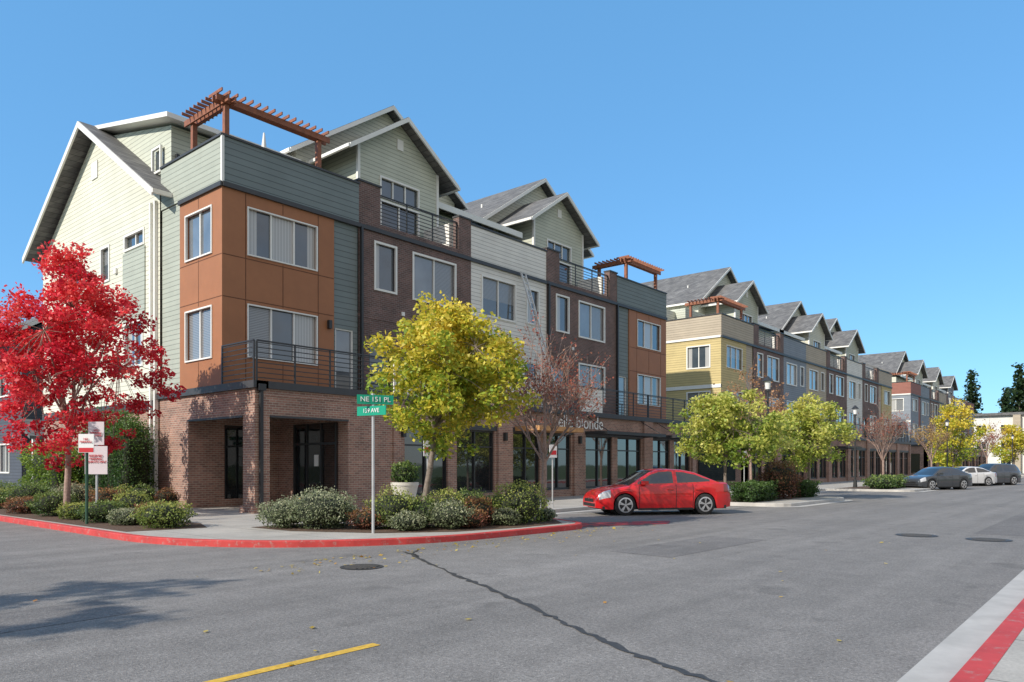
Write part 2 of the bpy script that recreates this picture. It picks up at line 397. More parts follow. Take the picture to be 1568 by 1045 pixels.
b.box('downpipe',12.12,12.22,20.28,20.38,.15,4.0,M['dark']); b.box('downpipe',12.05,12.29,20.24,20.38,3.85,4.05,M['dark'])
b.fbox('balcony_slab',L,20.3,26.9,-.4,.1,3.93,4.152,M['fascia'])
rail(b,L,20.42,22.3,.02,Z2,5.35)
HL=[(23.0,24.75,8.5,10.0),(23.0,24.75,5.1,6.75)]
wall(b,'walls',L,22.35,25.2,Z2,ZR,.0,M['orange'],HL)
for h in HL: window(b,L,*h,0,2,trim=.04,gl=M['blinds'] if h[2]<6 else M['glass_mid'])
for z in (7.0,8.35): b.fbox('panel_joints',L,22.37,25.2,-.01,.0045,z-.014,z+.014,M['orange_joint'])
for (za,zb) in ((Z2,5.0),(6.85,8.4),(10.1,ZR-.15)): b.fbox('panel_joints',L,23.87,23.9,-.01,.004,za,zb,M['orange_joint'])
wall(b,'walls',L,25.2,26.6,Z2,ZR,-.03,M['sid_green'])
b.fbox('cornice',L,22.3,25.2,-.1,.08,ZR-.13,ZR+.02,M['fascia'])
b.fbox('parapet',L,22.35,26.6,-.25,.015,ZR+.02,ZP-.005,M['sid_green']); b.fbox('parapet_cap',L,22.3,26.6,-.3,.06,ZP,ZP+.068,M['fascia'])
b.fbox('corner_trim',L,22.29,22.38,-.05,.035,ZR,ZP,M['white'])
b.box('roof_deck',12.1,40.8,22.6,38,10.3,10.6,M['deck'])
HS=[(27.9,29.5,9.75,10.25),(31.0,31.75,8.9,10.2),(28.0,29.5,5.3,6.9),(33.5,34.6,5.3,6.9),(34.0,35.0,8.9,10.2)]
wall(b,'walls',L,26.6,38.4,3.93,10.9,.05,M['sid_cream'],HS)
for h in HS: window(b,L,*h,.05,2 if h[1]-h[0]>1 else 1)
b.add('walls',[L.P(26.6,.05,10.9),L.P(38.4,.05,10.9),L.P(38.4,.05,11.0),L.P(32.4,.05,15.0),L.P(26.6,.05,11.2)],[(0,1,2,3,4)],M['sid_cream'])
b.fbox('bay_panel',L,27.75,29.65,.04,.09,7.0,9.62,M['sid_green'])
b.fbox('gable_vent',L,32.1,32.7,.05,.09,13.2,13.9,M['white'])
b.fbox('vents',L,30.2,30.4,.05,.13,9.0,9.2,M['white']); b.fbox('vents',L,30.2,30.4,.05,.13,6.0,6.2,M['white'])
b.fbox('base_wall',L,27.0,38.4,-.5,.0,0,3.93,bb)
b.fbox('base_band',L,27.0,38.4,-.1,.09,3.6,3.93,M['fascia'])
b.fbox('storefront_frames',L,28,30.2,-.1,.03,.5,3.0,M['glass_dark'])
for (u,mm) in ((26.75,M['white']),(27.1,M['white'])): b.fbox('downpipe',L,u,u+.1,.05,.17,.2,11,mm)
b.extr('roof',M['roof'],chevron(32.4,6.6,15.35,11.1,.16),'x',11.35,17.2)
b.extr('fascia',M['white'],chevron(32.4,6.62,15.33,11.06,.25),'x',11.29,11.36)
b.box('gutters',11.3,12.4,25.7,25.8,10.9,11.05,M['white'])
b.box('house_body',12.1,17.1,27,38,4,10.9,M['sid_cream'])
b.extr('dormer_wall',M['sid_pale'],[(26.7,10.6),(26.7,13.85),(32.5,15.1),(32.5,11)],'x',12.4,17.3)
b.extr('roof',M['white'],[(26.05,13.83),(32.8,15.3),(32.8,15.46),(26.05,14.0)],'x',11.95,17.4)
D=Frame(12.4,0,(0,1),(-1,0))
window(b,D,27.3,27.9,12.35,13.2,.12,1,gl=M['glass_blue'])
DF=Frame(0,26.7,(1,0),(0,-1))
b.fbox('dormer_door',DF,12.8,13.6,0,.05,10.7,12.9,M['white'])
for u in (12.6,13.8): b.fbox('lamp',DF,u-.06,u+.06,0,.12,12.6,12.85,M['dark'])
b.box('body_core',17.3,40.85,27.05,38,0,13.3,M['sid_cream'])
b.box('body_core_lower',17.5,40.85,23.5,26.9,0,10.25,M['sid_cream'])
b.box('end_wall',40.75,40.88,YF+.02,38,0,ZR,M['sid_green'])
shop_canopy(b,F,24.2,27.4,M['wood2']); shop_canopy(b,F,29.3,34.9,M['dark'],True); shop_canopy(b,F,36.0,40.2,M['dark'],True)
text('elle blonde',(28.95,YB-.10,3.58),0,.84,M['white'],b.e,'shop_lettering')
for u in (17.45,28.95,35.2): b.fbox('downpipe',F,u,u+.09,.0,.13,4.2,ZR-.1,M['dark'])
b.fbox('wall_lamp',F,16.0,16.12,0,.14,6.5,6.8,M['dark'])
for u in (17.8,23.4,28.8): b.fbox('wall_lamp',F,u-.07,u+.07,PB+.06,PB+.2,2.6,2.95,M['dark'])
b.finish()
pergola(12.35,15.9,22.75,24.9); pergola(36.9,40.3,22.75,24.6,13.3,True)
# ------------------------------------------------------------ further blocks
def block(x0,specs,cmain,cacc,cpar):
    b=B('townhouse_building'); x=x0
    for i,(k,w,col) in enumerate(specs):
        if k=='c': unit_corner(b,F,x,x+w,cmain,cacc,cpar,flip=(i>0),panels=False)
        elif k=='b': unit_brick(b,F,x,x+w,M['brick'],M[col],M['brick_base'],bst=i%2)
        else: unit_side(b,F,x,x+w,M[col],M['brick_base'],bst=(i+1)%2)
        x+=w
    LL=Frame(x0,0,(0,1),(-1,0))
    H=[(23.2,24.9,8.5,10.0),(23.2,24.9,5.1,6.75)]
    wall(b,'walls',LL,YF,27,Z2-.2,ZR,0,cmain,H)
    for h in H: window(b,LL,*h,0,2)
    wall(b,'walls',LL,27,38,0,ZR,-.3,M['sid_cream'])
    wall(b,'base_wall',LL,YB,27,0,3.93,0,M['brick_base'],[(21.3,24.2,.5,3)],.3)
    b.add('glazing',[LL.P(21.3,-.2,.5),LL.P(24.2,-.2,.5),LL.P(24.2,-.2,3),LL.P(21.3,-.2,3)],[(0,1,2,3)],M['glass_dark'])
    b.fbox('cornice',LL,YF,27,-.1,.08,ZR-.13,ZR+.02,M['white']); b.fbox('trim',LL,YF,27,-.1,.05,7.0,7.25,M['white'])
    b.fbox('parapet',LL,YF,27,-.25,.01,ZR+.02,ZP-.01,cpar); b.fbox('parapet_cap',LL,YF,27,-.3,.06,ZP,ZP+.068,M['fascia'])
    b.fbox('balcony_slab',LL,YB-.1,27,-.4,.1,3.93,Z2+.002,M['fascia']); rail(b,LL,YB,YF,.02,Z2,5.35)
    b.box('body',x0+.35,x-.1,27.05,38,0,13.2,M['sid_cream'])
    b.box('roof_deck',x0+.1,x-.1,22.7,27,10.3,10.6,M['deck'])
    b.box('upper_wall',x0+2.2,x0+5.6,26.2,30,10.6,13.4,M['sid_pale'])
    b.box('end_wall',x-.13,x-.02,YF+.02,38,0,ZR,cmain)
    shop_canopy(b,F,x0+6.4,x0+11,M['dark'],True); shop_canopy(b,F,x0+18,x0+22,M['dark'],True)
    b.finish()
block(48.7,[('c',5.6,''),('b',6.2,'sid_pale'),('s',5.4,'sid_blue'),('s',5.4,'sid_tan'),('b',6.2,'sid_cream'),('s',5.4,'sid_white'),('b',6.2,'sid_pale'),('c',5.6,'')],M['sid_yellow'],M['sid_tan'],M['sid_tan'])
block(104,[('c',5.6,''),('s',5.4,'sid_blue'),('b',6.2,'sid_pale'),('s',5.4,'sid_tan'),('b',6.2,'sid_cream'),('s',5.4,'sid_white'),('b',6.2,'sid_blue'),('c',5.6,'')],M['sid_blue'],M['sid_red'],M['sid_red'])
pergola(49.4,53.4,22.9,25.0,13.2); pergola(104.6,108.4,22.9,25,13.2)
b=B('townhouse_building')
LW=Frame(13,0,(0,1),(-1,0)); SF=Frame(0,45,(1,0),(0,-1))
Hs=[(14.0,15.4,5.4,6.9),(17,18.6,5.4,6.9),(14.2,15.4,1.2,2.6),(17,18.6,1.2,2.6)]
wall(b,'walls',SF,13,25,0,8.6,0,M['sid_navy'],Hs)
for h in Hs: window(b,SF,*h,0,2)
Hs=[(47+i*4,48.6+i*4,z,z+1.5) for i in range(4) for z in (1.2,5.4)]
wall(b,'walls',LW,45,63,0,8.6,0,M['sid_navy'],Hs)
for h in Hs: window(b,LW,*h,0,2)
b.extr('gable',M['sid_navy'],[(13,8.6),(25,8.6),(19,12.2)],'y',45,63)
gable_roof(b,19,6.7,12.6,8.5,44.4,63.5)
b.extr('porch_roof',M['roof'],[(42.4,2.9),(45,3.9),(45,4.05),(42.4,3.05)],'x',12.6,20)
for x in (12.8,16,19.6): b.box('porch_post',x,x+.18,42.6,42.78,0,2.95,M['white'])
b.finish()
b=B('apartment_building')
AW=Frame(168,0,(0,1),(-1,0)); Hs=[(u,u+1.6,z,z+1.5) for u in (3,7,11,15,19,23,27) for z in (1.5,4.6,7.7)]
wall(b,'walls',AW,0,30,0,11,0,M['sid_white'],Hs,.2)
for h in Hs: window(b,AW,*h,0,2,gl=M['glass_dark'])
b.box('roof',167.4,185,-.6,30.6,11,11.5,M['roof']); b.box('body',168.3,184,.1,29.9,0,10.9,M['sid_tan'])
for u in (5.4,17.4): b.box('bay',167,168,u,u+1.2,0,11,M['sid_tan'])
b.finish()
# ------------------------------------------------------------ ground
def sheet(name,pts,z,mat):
    me=bpy.data.meshes.new(name); me.from_pydata([(p[0],p[1],z) for p in pts],[],[list(range(len(pts)))]); me.materials.append(mat)
    o=bpy.data.objects.new(name,me); COL.objects.link(o); return o
def asphalt(name,base):
    m,nt,p=newmat(name)
    big=maprange(nt,noise(nt,.22,5),.3,.7,.84,1.12)
    mid=maprange(nt,noise(nt,2.6,5,rough=.7),.3,.7,.86,1.14)
    fine=maprange(nt,noise(nt,26,5,rough=.9),.3,.7,.40,1.60)
    mp=N(nt,'ShaderNodeMapping'); mp.inputs['Scale'].default_value=(.03,1.1,1); nt.links.new(pos(nt),mp.inputs[0])
    st=maprange(nt,noise(nt,1,3,mp.outputs[0]),.35,.65,.86,1.10)
    f=mathn(nt,'MULTIPLY',mathn(nt,'MULTIPLY',big,mid),mathn(nt,'MULTIPLY',fine,st))
    vo=N(nt,'ShaderNodeTexVoronoi'); vo.inputs['Scale'].default_value=30; nt.links.new(pos(nt),vo.inputs['Vector'])
    sp=mathn(nt,'LESS_THAN',vo.outputs['Distance'],.16)
    f=mathn(nt,'ADD',f,mathn(nt,'MULTIPLY',sp,.7))
    oi=maprange(nt,noise(nt,.9,3),.62,.70,1,.78)
    f=mathn(nt,'MULTIPLY',f,oi)
    nt.links.new(scalecol(nt,base,f),p.inputs['Base Color']); p.inputs['Roughness'].default_value=.92
    bump(nt,p,noise(nt,60,3),.7,.012); return m
M['asphalt']=asphalt('asphalt',(.205,.190,.177)); M['asphalt2']=asphalt('asphalt_patch',(.165,.153,.145))
M['grass']=simple('grass',(.07,.11,.035),.95,var=.4,scale=2,bmp=.5)
M['soil']=simple('mulch',(.10,.06,.038),.95,var=.5,scale=14,bmp=.8,bscale=30)
def walkm():
    m,nt,p=newmat('pavement_concrete'); s=sepxyz(nt)
    gx=mathn(nt,'LESS_THAN',mathn(nt,'FRACT',mathn(nt,'DIVIDE',s[0],1.5)),.014)
    gy=mathn(nt,'LESS_THAN',mathn(nt,'FRACT',mathn(nt,'DIVIDE',s[1],1.5)),.014)
    g=mathn(nt,'MAXIMUM',gx,gy)
    f=mathn(nt,'MULTIPLY',maprange(nt,noise(nt,.8,5),.3,.7,.80,1.14),maprange(nt,noise(nt,30,4,rough=.8),.3,.7,.82,1.16))
    f=mathn(nt,'MULTIPLY',f,maprange(nt,g,0,1,1,.42))
    nt.links.new(scalecol(nt,(.40,.37,.33),f),p.inputs['Base Color']); p.inputs['Roughness'].default_value=.9; return m
M['walk']=walkm()
def kerbred():
    m,nt,p=newmat('kerb_red_paint')
    w=maprange(nt,noise(nt,7,6,rough=.75),.55,.68,0,.9)
    f=maprange(nt,noise(nt,2.0,4),.3,.7,.78,1.15)
    c=mixc(nt,w,scalecol(nt,(.52,.05,.045),f),(.36,.24,.21))
    nt.links.new(c,p.inputs['Base Color']); p.inputs['Roughness'].default_value=.7; return m
M['kerbred']=kerbred()
sheet('ground',[(-900,-900),(1500,-900),(1500,1500),(-900,1500)],-.012,M['grass'])
sheet('road',[(-120,1.3),(420,1.3),(420,16),(8,16),(8,300),(-7,300),(-7,16),(-120,16)],0,M['asphalt'])
sheet('road_patch',[(11.5,6.2),(15.5,6.1),(15.6,7.4),(11.6,7.5)],.0035,M['asphalt2'])
sheet('road_patch',[(20,2.0),(34,2.1),(34,3.1),(20,3.0)],.0035,M['asphalt2'])
sheet('road_patch',[(1.0,8.2),(3.6,8.3),(3.5,9.4),(1.0,9.3)],.0035,M['asphalt2'])
def arc(cx,cy,r,a0,a1,n):
    return [(cx+r*math.cos(math.radians(a0+(a1-a0)*i/n)),cy+r*math.sin(math.radians(a0+(a1-a0)*i/n))) for i in range(n+1)]
path=[(6.7,300),(6.65,40),(6.6,17.0)]+arc(12.2,16.4,5.6,182,268,16)+[(13.4,10.72),(14.6,10.65)]+arc(14.9,11.65,1.0,275,350,5)+[(16.9,13.6)]+[(17.4,14.9)]
redn=len(path)-1
for (xa,xb) in ((27.3,36.0),(47.5,55.0),(67,74.5),(87,94.5),(107,114.5),(127,134)):
    path+=[(xa-.2,14.9),(xa+.6,11.4)]+arc(xa+1.6,11.2,1.0,190,270,4)+arc(xb-1.2,11.2,1.0,270,350,4)+[(xb+.3,14.9)]
path+=[(150,14.9)]
def offset(path,d):
    out=[]
    for i,p in enumerate(path):
        a=Vector(path[max(i-1,0)]); c=Vector(path[min(i+1,len(path)-1)]); t=(c-a).normalized()
        out.append((p[0]-t.y*d,p[1]+t.x*d))
    return out
inner=offset(path,.16); gut=offset(path,-.38)
KH=.13
kb=B('kerb')
for i in range(len(path)-1):
    a,c=path[i],path[i+1]; d,e=inner[i],inner[i+1]
    m=M['kerbred'] if 1<=i<redn else M['concrete']
    kb.add('kerb_stones',[(a[0],a[1],-.01),(c[0],c[1],-.01),(c[0],c[1],KH-.015),(a[0],a[1],KH-.015)],[(0,1,2,3)],m)
    a2=(a[0]*.9+d[0]*.1,a[1]*.9+d[1]*.1); c2=(c[0]*.9+e[0]*.1,c[1]*.9+e[1]*.1)
    kb.add('kerb_stones',[(a[0],a[1],KH-.015),(c[0],c[1],KH-.015),(c2[0],c2[1],KH),(a2[0],a2[1],KH)],[(0,1,2,3)],m)
    kb.add('kerb_stones',[(a2[0],a2[1],KH),(c2[0],c2[1],KH),(e[0],e[1],KH),(d[0],d[1],KH)],[(0,1,2,3)],m)
    g,h=gut[i],gut[i+1]
    if i>=redn: kb.add('gutter',[(g[0],g[1],.004),(h[0],h[1],.004),(c[0],c[1],.004),(a[0],a[1],.004)],[(0,1,2,3)],M['concrete'])
kb.add('near_kerb',[(-60,1.03,-.01),(400,1.03,-.01),(400,1.0,KH),(-60,1.0,KH)],[(0,1,2,3)],M['kerbred'])
kb.add('near_kerb',[(-60,1.0,KH),(400,1.0,KH),(400,.82,KH),(-60,.82,KH)],[(0,1,2,3)],M['kerbred'])
kb.add('near_gutter',[(-60,1.03,.004),(400,1.03,.004),(400,1.38,.004),(-60,1.38,.004)],[(0,1,2,3)],M['concrete'])
kb.finish()
sheet('pavement',inner+[(150,300)],KH-.003,M['walk'])
sheet('pavement',[(-60,.82),(400,.82),(400,-3),(-60,-3)],KH-.003,M['walk'])
ym=simple('road_paint_yellow',(.62,.38,.05),.75,var=.25,scale=20)
def strip(name,pts,w,z,mat,wv=0):
    v=[];f=[]
    for i,p in enumerate(pts):
        a=Vector(pts[max(i-1,0)]); c=Vector(pts[min(i+1,len(pts)-1)]); t=(c-a).normalized(); ww=w*random.uniform(1-wv,1+wv)
        v+=[(p[0]-t.y*ww/2,p[1]+t.x*ww/2,z),(p[0]+t.y*ww/2,p[1]-t.x*ww/2,z)]
        if i: o=2*i; f.append((o-2,o-1,o+1,o))
    me=bpy.data.meshes.new(name); me.from_pydata(v,[],f); me.materials.append(mat); o=bpy.data.objects.new(name,me); COL.objects.link(o)
strip('road_centre_line',[(-6,5.25),(4.25,5.2)],.11,.004,ym)
tar=simple('crack_sealant',(.05,.047,.045),.6,var=.3,scale=20)
def crack(ck,w,wob=.025,wv=.4):
    pts=[]
    for i in range(len(ck)-1):
        for j in range(10):
            t=j/10; pts.append((ck[i][0]*(1-t)+ck[i+1][0]*t+random.uniform(-wob,wob),ck[i][1]*(1-t)+ck[i+1][1]*t+random.uniform(-wob,wob)))
    strip('road_crack_seal',pts,w,.0075,tar,wv)
crack([(9.1,10.3),(8.6,9.4),(7.7,7.7),(7.1,6.4),(6.3,4.9),(5.8,4.0),(5.4,3.2),(5.15,2.5),(4.9,1.5)],.065,.03,.6)
crack([(9.6,10.5),(9.0,10.0),(8.7,9.5)],.035)
iron=simple('cast_iron',(.06,.055,.05),.6,var=.3,scale=30)
def manhole(x,y,r):
    b=B('manhole_cover',(x,y,0))
    v=[(math.cos(t)*r,math.sin(t)*r,.008) for t in np.linspace(0,2*math.pi,28,endpoint=False)]; b.add('lid',v,[list(range(28))],iron)
    for i in range(-3,4):
        h=math.sqrt(max(0,r*r-(i*r*.25)**2))*.85; b.box('ribs',i*r*.25-.02,i*r*.25+.02,-h,h,.010,.018,iron)
    v=[];f=[]
    for i in range(29):
        t=2*math.pi*i/28; v+=[(math.cos(t)*r,math.sin(t)*r,.009),(math.cos(t)*r*1.2,math.sin(t)*r*1.2,.009)]
        if i: f.append((2*i-2,2*i-1,2*i+1,2*i))
    b.add('collar',v,f,tar); b.finish()
manhole(7.3,9.3,.28); manhole(18.7,3.9,.36); manhole(18.6,2.5,.36)
rpm,nt_,p_=newmat('road_paint_red'); 
c_=mixc(nt_,maprange(nt_,noise(nt_,3.5,4),.50,.58,0,1),(.40,.03,.03),(.05,.045,.045)); nt_.links.new(c_,p_.inputs['Base Color']); p_.inputs['Roughness'].default_value=.5
sheet('road_marking_red',[(15.7,11.0),(18.0,9.75),(19.0,10.25),(17.1,11.5),(16.3,11.9)],.008,rpm)
sheet('planting_bed',[(9.3,16.0),(9.35,14.4),(10.3,12.5),(11.6,11.5),(13.3,11.1),(15.0,11.1),(15.9,12.0),(16.4,13.6),(14.2,13.9),(11.8,14.4),(10.6,16.0)],KH+.004,M['soil'])
sheet('planting_bed',[(6.9,34),(6.9,17.0),(8.6,16.7),(9.1,18),(9.1,34)],KH+.004,M['soil'])
sheet('planting_bed',[(10.1,34),(10.1,24.6),(11.9,24.6),(11.9,34)],KH+.004,M['soil'])
for (xa,xb) in ((27.3,36),(47.5,55.0),(67,74.5),(87,94.5)):
    sheet('planting_bed',[(xa+1,11.6),(xb-.9,11.6),(xb-.4,14.6),(xa+.6,14.6)],KH+.004,M['soil'])
wm=simple('road_paint_white',(.6,.6,.58),.75,var=.15,scale=20)
pb=B('parking_bay_lines')
for xs in (19.2,22.6,39,42.4,58,61.4,64.8):
    a=Vector((xs,14.6)); c=a+Vector((4.0,-3.1)); t=(c-a).normalized()*.05
    pb.add('lines',[(a.x-t.y,a.y+t.x,.0045),(c.x-t.y,c.y+t.x,.0045),(c.x+t.y,c.y-t.x,.0045),(a.x+t.y,a.y-t.x,.0045)],[(0,1,2,3)],wm)
pb.finish()
# ------------------------------------------------------------ foliage
def leafmat():
    m,nt,p=newmat('leaf'); a=N(nt,'ShaderNodeAttribute',attribute_name='Col')
    nt.links.new(a.outputs['Color'],p.inputs['Base Color']); p.inputs['Roughness'].default_value=.5
    tr=N(nt,'ShaderNodeBsdfTranslucent'); nt.links.new(a.outputs['Color'],tr.inputs[0])
    mx=N(nt,'ShaderNodeMixShader'); mx.inputs[0].default_value=.42
    nt.links.new(p.outputs[0],mx.inputs[1]); nt.links.new(tr.outputs[0],mx.inputs[2])
    nt.links.new(mx.outputs[0],nt.nodes['Material Output'].inputs[0]); return m
LEAF=leafmat()
BARK=simple('bark',(.20,.16,.13),.9,var=.3,scale=15,bmp=.6)
BARKL=simple('bark_pale',(.33,.23,.19),.9,var=.3,scale=15,bmp=.6)
def leafgeo(P,size,C,flat=.0):
    n=len(P)
    d=rng.normal(size=(n,3)); d/=np.linalg.norm(d,axis=1)[:,None]
    e=rng.normal(size=(n,3)); 
    if flat: d[:,2]*=1-flat; e[:,2]*=1-flat; d/=np.linalg.norm(d,axis=1)[:,None]
    e-= (e*d).sum(1)[:,None]*d; e/=np.linalg.norm(e,axis=1)[:,None]
    s=size*rng.uniform(.65,1.3,n)[:,None]
    V=np.stack([P-d*s*.5,P+e*s*.33,P+d*s*.5,P-e*s*.33],1).reshape(-1,3)
    Fc=np.arange(4*n).reshape(-1,4)
    CC=np.repeat(np.c_[C,np.ones(n)],4,axis=0)
    return V,Fc,CC
def plantobj(name,wv,wf,bark,P,size,C,loc,flat=0):
    V,Fc,CC=leafgeo(P,size,C,flat)
    nw=len(wv)
    allv=list(map(tuple,wv))+V.tolist(); allf=[list(f) for f in wf]+(Fc+nw).tolist()
    me=bpy.data.meshes.new(name); me.from_pydata(allv,[],allf)
    me.materials.append(bark); me.materials.append(LEAF)
    me.polygons.foreach_set('material_index',[0]*len(wf)+[1]*len(Fc))
    ca=me.color_attributes.new('Col','FLOAT_COLOR','POINT')
    ca.data.foreach_set('color',np.concatenate([np.full((nw,4),.1),CC]).astype(np.float32).ravel())
    sm=[True]*len(wf)+[False]*len(Fc); me.polygons.foreach_set('use_smooth',sm); me.update()
    o=bpy.data.objects.new(name,me); COL.objects.link(o); o.location=loc; return o
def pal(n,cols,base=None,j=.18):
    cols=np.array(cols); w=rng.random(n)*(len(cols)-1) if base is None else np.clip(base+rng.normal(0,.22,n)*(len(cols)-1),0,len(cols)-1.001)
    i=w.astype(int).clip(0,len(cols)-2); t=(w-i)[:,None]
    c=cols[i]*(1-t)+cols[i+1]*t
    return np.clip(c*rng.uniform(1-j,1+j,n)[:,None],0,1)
def bent(wv,wf,p0,p1,r0,r1,segs=3,wob=.06,n=6):
    p0=np.array(p0,float);p1=np.array(p1,float); Lg=np.linalg.norm(p1-p0); pr=p0
    for i in range(1,segs+1):
        t=i/segs; q=p0+(p1-p0)*t+(rng.normal(0,wob*Lg,3)*(1 if i<segs else 0))*.6
        q[2]+=math.sin(t*math.pi)*Lg*.05
        v,f=tubegeo(pr,q,r0+(r1-r0)*(i-1)/segs,r0+(r1-r0)*t,n); o=len(wv); wv+=v; wf+=[[k+o for k in g] for g in f]; pr=q
def tree(name,x,y,h,cz,rx,rz,tr,nc,nl,ls,cols,bark=BARK,cr=.38,lean=(0,0),top=.5,trunkfork=.9,zb=KH,amp=.28):
    wv=[];wf=[]
    fork=np.array([lean[0]*.4,lean[1]*.4,cz-rz*trunkfork]); mid=np.array([lean[0],lean[1],cz])
    bent(wv,wf,(0,0,-.05),fork,tr,tr*.75,3,.02,8)
    bent(wv,wf,fork,mid+(0,0,rz*.5),tr*.7,tr*.15,4,.03)
    lobes=rng.normal(size=(9,3)); lobes/=np.linalg.norm(lobes,axis=1)[:,None]; la=rng.uniform(-amp*.8,amp,9)
    cen=[]
    while len(cen)<nc:
        d=rng.normal(size=3); d/=np.linalg.norm(d); r=rng.random()**.45
        k=1+ (la*np.clip((lobes@d),0,1)**4).sum()
        p=np.array([d[0]*rx*k,d[1]*rx*k,d[2]*rz*k])*r
        if p[2]>0: p[:2]*=1-top*(p[2]/rz)**1.2 if p[2]<rz else 1-top
        cen.append(p+mid)
    cen=np.array(cen)
    limbs=[]
    for i in range(7):
        a=2*math.pi*(i+.4*rng.random())/7; q=mid+np.array([math.cos(a)*rx*.5,math.sin(a)*rx*.5,rng.uniform(-.2,.45)*rz])
        bent(wv,wf,fork+(0,0,rng.uniform(0,.3)*rz),q,tr*.42,tr*.12,4,.05); limbs.append(q)
    limbs=np.array(limbs+[mid,mid+(0,0,rz*.4)])
    for c in cen:
        j=np.argmin(np.linalg.norm(limbs-c,axis=1)); bent(wv,wf,limbs[j],c,tr*.1,.005,2,.06,4)
    Ps=[];Cs=[]
    for c in cen:
        rc=cr*rng.uniform(.6,1.35); k=int(nl*rng.uniform(.6,1.4)*(rc/cr)**1.5)
        g=rng.normal(size=(k,3)); g/=np.linalg.norm(g,axis=1)[:,None]; g*=rc*(rng.random(k)**.5)[:,None]; g[:,2]*=.75
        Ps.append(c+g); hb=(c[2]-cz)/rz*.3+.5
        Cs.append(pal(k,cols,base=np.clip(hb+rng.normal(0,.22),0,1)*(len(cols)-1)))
    return plantobj(name,wv,wf,bark,np.concatenate(Ps),ls,np.concatenate(Cs),(x,y,zb),.3)
YEL=[(.24,.36,.04),(.46,.48,.05),(.72,.60,.07),(.84,.66,.10)]
LIME=[(.20,.30,.04),(.38,.45,.08),(.56,.56,.12),(.68,.64,.18)]
RED=[(.46,.012,.03),(.70,.025,.05),(.84,.05,.075),(.88,.15,.13)]
GRN=[(.03,.07,.015),(.06,.12,.025),(.10,.17,.04)]
DGR=[(.015,.035,.012),(.03,.06,.018),(.05,.09,.03)]
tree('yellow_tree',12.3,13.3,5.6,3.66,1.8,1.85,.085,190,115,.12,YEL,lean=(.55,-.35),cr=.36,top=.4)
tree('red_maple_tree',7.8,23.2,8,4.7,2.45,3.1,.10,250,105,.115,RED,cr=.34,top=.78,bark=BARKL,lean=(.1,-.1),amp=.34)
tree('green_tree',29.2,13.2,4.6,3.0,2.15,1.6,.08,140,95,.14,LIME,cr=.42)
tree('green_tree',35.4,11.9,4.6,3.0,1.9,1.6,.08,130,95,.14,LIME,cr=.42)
tree('green_tree',79.5,13.5,7.6,4.3,2.2,3.0,.12,90,70,.22,YEL,cr=.6)
tree('green_tree',118,13.0,7.6,4.0,2.6,2.8,.12,70,50,.3,YEL,cr=.7)
tree('orange_tree',128,9.0,7.6,3.6,2.6,2.6,.12,70,50,.3,[(.3,.12,.02),(.5,.3,.04),(.6,.4,.05)],cr=.7)
def bare(name,x,y,h,spread,tr,cols,nleaf,ls=.07,levels=4,op=.45,mn=.004):
    wv=[];wf=[];tips=[]
    def grow(p,d,l,r,lev):
        q=p+d*l; r=max(r,mn*1.3); bent(wv,wf,p,q,r,max(r*.55,mn),2,.03,5 if lev<2 else 3)
        if lev>=levels: tips.append(q); tips.append(p+(q-p)*.5); return
        k=4 if lev<2 else 3
        for i in range(k):
            a=rng.uniform(0,2*math.pi); s=np.array([math.cos(a),math.sin(a),rng.uniform(.0,.3)])
            nd=d*rng.uniform(.75,1.1)+s*spread*rng.uniform(.6,1.3); nd/=np.linalg.norm(nd)
            st=p+(q-p)*rng.uniform(.45,1.0)
            grow(st,nd,l*rng.uniform(.55,.8),r*.5,lev+1)
        grow(q,(d+rng.normal(0,.1,3))/np.linalg.norm(d),l*.75,r*.55,lev+1)
    H0=h*.36
    bent(wv,wf,(0,0,-.05),(0,0,H0*.9),tr,tr*.75,3,.015,8)
    for i in range(6):
        a=2*math.pi*i/6; d=np.array([math.cos(a)*op,math.sin(a)*op,1]); d/=np.linalg.norm(d)
        grow(np.array([0,0,H0*rng.uniform(.72,.9)]),d,h*.23,tr*.42,1)
    grow(np.array([0,0,H0*.88]),np.array([0,0,1.]),h*.27,tr*.6,1)
    T=np.array(tips); P=T[rng.integers(0,len(T),nleaf)]+rng.normal(0,.09,(nleaf,3))
    plantobj(name,wv,wf,BARKL,P,ls,pal(nleaf,cols),(x,y,KH))
RB=[(.26,.06,.04),(.42,.12,.08),(.46,.22,.12)]
bare('bare_tree',16.25,12.65,5.6,.6,.085,RB,2600,.07,op=.65,mn=.0055)
bare('bare_tree',38.2,15.9,6.6,.5,.08,[(.45,.22,.10),(.5,.3,.16)],2400,.13)
bare('bare_tree',52.5,12.9,5.6,.5,.08,RB,1100,.1)
bare('bare_tree',99,13.5,7.5,.5,.1,RB,700,.16,3)
bare('bare_tree',68.5,13.2,6.0,.5,.08,[(.4,.25,.10),(.5,.35,.12)],900,.14,3)
SHCORE=simple('shrub_twigs',(.022,.028,.014),.95,var=.4,scale=12)
